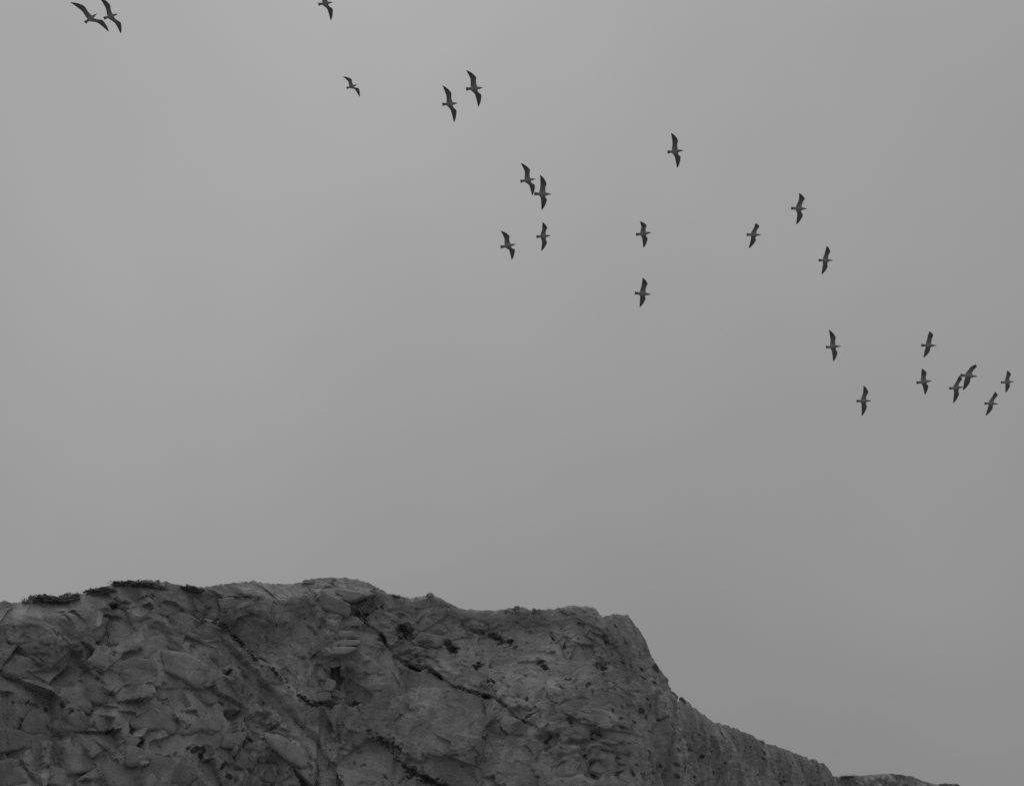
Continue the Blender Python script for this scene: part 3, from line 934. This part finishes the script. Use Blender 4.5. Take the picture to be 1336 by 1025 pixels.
def gull(B, E, T1, W1, T2, W2, label, lean=0.0):
    B, E, T1, W1, T2, W2 = [np.array(v, float) for v in (B, E, T1, W1, T2, W2)]
    for v in (B, E, T1, W1, T2, W2):
        v[1] = -v[1]                                 # y up
    C = E + (B - E) * 0.52
    Lp = np.linalg.norm(B - E)
    span = np.linalg.norm(T1 - C) + np.linalg.norm(T2 - C)
    dist = 1.30 * FPX / span * (1 / math.cos(TILT)) ** 0.5
    r = ray(C[0], -C[1])
    ctr = CAM + r * dist
    mpp = dist / FPX
    fw = r / np.linalg.norm(r)
    rt = np.cross(fw, UP); rt /= np.linalg.norm(rt)
    up = np.cross(rt, fw)
    ax = (B - E) / Lp                                # body axis in the view plane
    la = np.array([-ax[1], ax[0]])                   # towards the upper wing
    A3 = rt * ax[0] + up * ax[1]
    L0 = rt * la[0] + up * la[1]
    tilt = TILT + lean
    L3 = math.cos(tilt) * L0 - math.sin(tilt) * fw   # upper wing is the nearer one
    N3 = np.cross(A3, L3)                            # bird's back or belly
    if N3 @ fw < 0: N3 = -N3                         # N3: the bird's back, away from the viewer
    if N3[2] < 0: pass
    Lm = Lp * mpp

    def pt(a, l, n):
        return A3 * a + L3 * l + N3 * n

    def k2(p, n):                                    # view-plane point -> axial, lateral at normal offset n
        v = (p - C) * mpp
        a = v @ ax; l = v @ la
        return a, (l - n * (N3 @ L0)) / math.cos(tilt)

    V, F, COLR = [], [], []
    NS = 12
    a0 = -0.52 * Lm
    # body rings from tail end to head: position, half width, half thickness, tone
    rings = [(0.00, .118, .010, .16), (0.03, .120, .012, .20), (0.14, .098, .024, .42), (0.24, .088, .046, .5), (0.32, .105, .066, .5), (0.40, .122, .084, .5), (0.50, .132, .094, .5), (0.585, .130, .094, .5),
             (0.66, .112, .084, .5), (0.72, .090, .072, .5), (0.765, .078, .066, .5), (0.81, .072, .064, .48), (0.85, .058, .055, .46), (0.89, .036, .038, .4)]
    for (q, hw, ht, tone) in rings:
        for s in range(NS):
            th = 2 * math.pi * s / NS
            V.append(pt(a0 + q * Lm, hw * Lm * math.cos(th), ht * Lm * math.sin(th) - 0.0))
            COLR.append(tone)
    ra, rb_ = 4, 8                                   # wings join between these rings
    for i in range(len(rings) - 1):
        for s in range(NS):
            if ra <= i < rb_ and s in (11, 0, 5, 6):
                continue
            F.append((i * NS + s, i * NS + (s + 1) % NS, (i + 1) * NS + (s + 1) % NS, (i + 1) * NS + s))
    F.append(tuple(range(NS - 1, -1, -1)))
    F.append(tuple((len(rings) - 1) * NS + s for s in range(NS)))
    m = rb_ - ra
    for side, T, W in ((1, T1, W1), (-1, T2, W2)):
        k = 0 if side == 1 else 6
        lo, hi = (11, 1) if side == 1 else (7, 5)
        loop = [i * NS + hi for i in range(ra, rb_ + 1)] + [rb_ * NS + k] + [i * NS + lo for i in range(rb_, ra - 1, -1)] + [ra * NS + k]
        nW, nT = -0.030, 0.10                        # inner wing held up, hand drooping
        hW, hT = 0.07 * Lm / 0.55, -0.02
        wa, wl = k2(W, hW); ta, tl = k2(T, hT)
        wl = abs(wl); tl = abs(tl)
        wa += 0.022 * Lm
        ro_l = 0.135 * Lm
        rl = a0 + 0.67 * Lm
        lead = [(rl, ro_l), (rl + (wa - rl) * 0.40 - 0.055 * Lm, ro_l + (wl - ro_l) * 0.45), (rl + (wa - rl) * 0.84 - 0.02 * Lm, ro_l + (wl - ro_l) * 0.84), (wa, wl)]
        hd = np.array([ta - wa, tl - wl]); hp = np.array([-hd[1], hd[0]]) / (np.linalg.norm(hd) + 1e-9)
        if hp[0] < 0: hp = -hp
        for f_, bul in ((0.22, 0.06), (0.58, 0.09), (0.85, 0.05)):
            c = np.array([wa, wl]) + hd * f_ + hp * bul * np.linalg.norm(hd)
            lead.append((c[0], c[1]))
        ch_w = 0.40 * Lm
        wt = np.array([wa - ch_w * 0.97, wl - 0.02 * Lm + 0.0])
        rt_ = np.array([a0 + 0.265 * Lm, ro_l])
        trail = [tuple(rt_), tuple(rt_ + (wt - rt_) * 0.45 + np.array([0.035 * Lm, 0])), tuple(rt_ + (wt - rt_) * 0.84 + np.array([0.015 * Lm, 0])), tuple(wt)]
        hd2 = np.array([ta, tl]) - wt
        for f_, bul in ((0.33, 0.035), (0.65, 0.05), (0.87, 0.035)):
            l_ = np.array(lead[4 + (0 if f_ < .5 else 1 if f_ < .8 else 2)])
            c = wt + hd2 * f_
            c = c + (l_ - c) / (np.linalg.norm(l_ - c) + 1e-9) * bul * np.linalg.norm(hd2) * 0.3
            trail.append(tuple(c))
        hgts = [0.02 * Lm, 0.6 * hW + 0.01, hW * .93, hW, hW * 0.8 + hT * .1, hW * 0.35 + hT * .5, hT * .8]
        thick = [0.045, 0.034, 0.028, 0.026, 0.016, 0.011, 0.007]
        tones = [0.40, 0.33, 0.30, 0.28, 0.24, 0.18, 0.08]
        prev = loop
        for j in range(len(lead)):
            (la_, ll_), (tr_, tl_) = lead[j], trail[j]
            cur = []
            th_ = thick[j] * Lm
            for q in range(m + 1):                   # upper surface, trailing to leading
                f_ = 0.06 + 0.86 * q / m
                cur.append((tr_ + (la_ - tr_) * f_, tl_ + (ll_ - tl_) * f_, hgts[j] + th_ * (0.35 + math.sin(math.pi * f_ ** 0.8)) * .6))
            cur.append((la_, ll_, hgts[j]))
            for q in range(m, -1, -1):
                f_ = 0.06 + 0.86 * q / m
                cur.append((tr_ + (la_ - tr_) * f_, tl_ + (ll_ - tl_) * f_, hgts[j] - th_ * 0.35 * math.sin(math.pi * f_)))
            cur.append((tr_, tl_, hgts[j]))
            i0 = len(V)
            for (a_, l_, h_) in cur:
                V.append(pt(a_, l_ * side, h_)); COLR.append(tones[j])
            ids = list(range(i0, i0 + len(cur)))
            n_ = len(ids)
            for q in range(n_):
                f4 = (prev[q], prev[(q + 1) % n_], ids[(q + 1) % n_], ids[q])
                F.append(f4 if side == 1 else f4[::-1])
            prev = ids
        V.append(pt(ta, tl * side, hT)); COLR.append(0.05)
        it = len(V) - 1
        for q in range(len(prev)):
            f3 = (prev[q], prev[(q + 1) % len(prev)], it)
            F.append(f3 if side == 1 else f3[::-1])
    me = mesh('body', V, F)
    bm = bmesh.new(); bm.from_mesh(me)
    bmesh.ops.recalc_face_normals(bm, faces=bm.faces[:])
    bm.to_mesh(me); bm.free()
    at = me.attributes.new('plumage', 'FLOAT', 'POINT')
    at.data.foreach_set('value', np.array(COLR, np.float32))
    o = empty('gull', ctr)
    bo = link('body', me, M_GULL, o)
    ss = bo.modifiers.new('smooth', 'SUBSURF'); ss.levels = 1; ss.render_levels = 2
    tag(o, label, 'gull', 'gulls flying over the cliff')
    # beak
    bv, bf = [], []
    for (q, r_) in ((0.855, .044), (0.90, .034), (0.96, .024), (0.99, .013)):
        for s in range(6):
            th = 2 * math.pi * s / 6
            bv.append(pt(a0 + q * Lm, r_ * Lm * math.cos(th), r_ * Lm * 1.2 * math.sin(th) - 0.004 * Lm))
    bv.append(pt(a0 + 1.0 * Lm, 0, -0.012 * Lm))
    for i in range(3):
        for s in range(6):
            bf.append((i * 6 + s, i * 6 + (s + 1) % 6, (i + 1) * 6 + (s + 1) % 6, (i + 1) * 6 + s))
    for s in range(6): bf.append((18 + s, 18 + (s + 1) % 6, 24))
    link('beak', mesh('beak', bv, bf), M_BEAK, o)
    for sd in (1, -1):
        ev = [pt(a0 + 0.835 * Lm, sd * 0.056 * Lm, 0.016 * Lm) + v * 0.013 * Lm for v in IV]
        link('eye', mesh('eye', ev, IF), M_BEAK, o)
    return o


GULLS = [  # beak, tail end, upper tip, upper wrist, lower tip, lower wrist
    ((125.8, 17.7), (111.2, 30.3), (92.9, 6.7), (111.4, 10.3), (141.2, 39.9), (132.8, 24.9), 'left gull of the near-touching pair in the top left corner'),
    ((153.5, 17.7), (135.8, 24.9), (129.5, -1.5), (144, 7.9), (156.9, 42.7), (156.9, 28.1), 'right gull of the near-touching pair in the top left corner'),
    ((434.1, 2.7), (415.3, 6.3), (415.5, -20), (428.5, -10.5), (431.4, 26.6), (433.8, 10.8), 'gull cut off by the top edge of the picture'),
    ((466, 110.3), (452.1, 115.4), (447, 100.7), (458.9, 104.1), (469, 126.3), (467.9, 114.8), 'small lone gull below the one cut by the top edge'),
    ((597.3, 134.6), (577, 136.5), (577, 112.3), (589, 122.5), (592, 159.8), (595.4, 143.5), 'lower left gull of the upper middle pair'),
    ((630.1, 114.5), (607.9, 116.4), (608, 92.4), (621.4, 101.8), (623.9, 139.6), (627.9, 123.3), 'upper right gull of the upper middle pair'),
    ((698.9, 233.4), (678.9, 236.6), (679.1, 213), (691.7, 222.2), (694.3, 255.5), (697.8, 241.2), 'upper left gull of the central pair with wing meeting tail'),
    ((719.4, 253.4), (697.1, 252.9), (704.4, 228.3), (713, 240.1), (706.2, 274.5), (713.7, 260.2), 'lower right gull of the central pair with wing meeting tail'),
    ((673.1, 318.5), (653, 322.4), (653, 301.2), (664.8, 308.2), (667.4, 339.6), (671.7, 325.4), 'left of the two gulls below the central touching pair'),
    ((718.6, 307.3), (699.8, 308.9), (707.4, 289.8), (714.1, 297.7), (705.8, 327.9), (713.8, 316.2), 'right of the two gulls below the central touching pair'),
    ((891.6, 196.5), (870.8, 198.3), (875.3, 173.7), (884.6, 183.7), (883.2, 219.7), (887.8, 204.5), 'large lone gull, highest in the right half of the sky'),
    ((849.8, 303.4), (829.8, 305.9), (834.6, 288.7), (843.8, 294.5), (839.2, 323.7), (845, 311), 'upper of two gulls stacked one above the other right of centre'),
    ((849.3, 384.1), (828.3, 382.3), (838.4, 362.3), (844.8, 370.7), (834.1, 401.1), (842.5, 389.2), 'lower of two gulls stacked one above the other right of centre'),
    ((993, 306.6), (974.2, 305.9), (985.7, 291.1), (990.7, 296), (976.5, 324.3), (986.2, 313.2), 'left gull of the triangle of three in the right half'),
    ((1052.8, 272.7), (1032.3, 271.4), (1042.4, 252), (1049.8, 260), (1038.4, 293.3), (1047.5, 280.8), 'top gull of the triangle of three in the right half'),
    ((1086.6, 339.9), (1068.2, 339.3), (1078.3, 320.5), (1083, 328.8), (1071.6, 358.3), (1079.8, 347.8), 'lower right gull of the triangle of three in the right half'),
    ((1096.9, 451.4), (1077.8, 452.8), (1081.2, 429.8), (1090.3, 440.5), (1086.8, 471.9), (1092.5, 459.6), 'gull alone above the lowest left gull of the right group'),
    ((1136.5, 522.5), (1117.8, 523.1), (1126.5, 502.7), (1132.7, 511.8), (1124.2, 543), (1130.8, 530), 'gull nearest above the cliff slope, leftmost low one at right'),
    ((1221.4, 450.7), (1202.3, 450.3), (1212.5, 432), (1217.3, 437.8), (1204.8, 466.7), (1213.5, 456.9), 'highest gull of the six clustered near the right edge'),
    ((1215.3, 496.5), (1196.1, 499.2), (1202.6, 480.5), (1208.9, 486.9), (1206.4, 515.4), (1210.8, 502.7), 'leftmost low gull of the six clustered near the right edge'),
    ((1256.9, 504.7), (1238.8, 506.7), (1251.1, 490), (1254.9, 494.9), (1243.3, 526.3), (1251.2, 513.6), 'lower left gull of the overlapping pair near the right edge'),
    ((1274.7, 491), (1253.5, 489.3), (1272.4, 475.3), (1273.6, 478.7), (1256.3, 509.5), (1265.8, 497.2), 'upper right gull of the overlapping pair near the right edge'),
    ((1302, 526.6), (1284.9, 526.1), (1297.9, 510.9), (1301.1, 515.9), (1286, 542.5), (1295.2, 532), 'lowest gull of the six clustered near the right edge'),
    ((1322.5, 497.6), (1306.4, 498.8), (1314, 483.1), (1318.8, 488.7), (1311.6, 512.6), (1317.7, 502.7), 'rightmost small gull beside the right edge of the picture'),
]
for g_ in GULLS:
    gull(*g_)
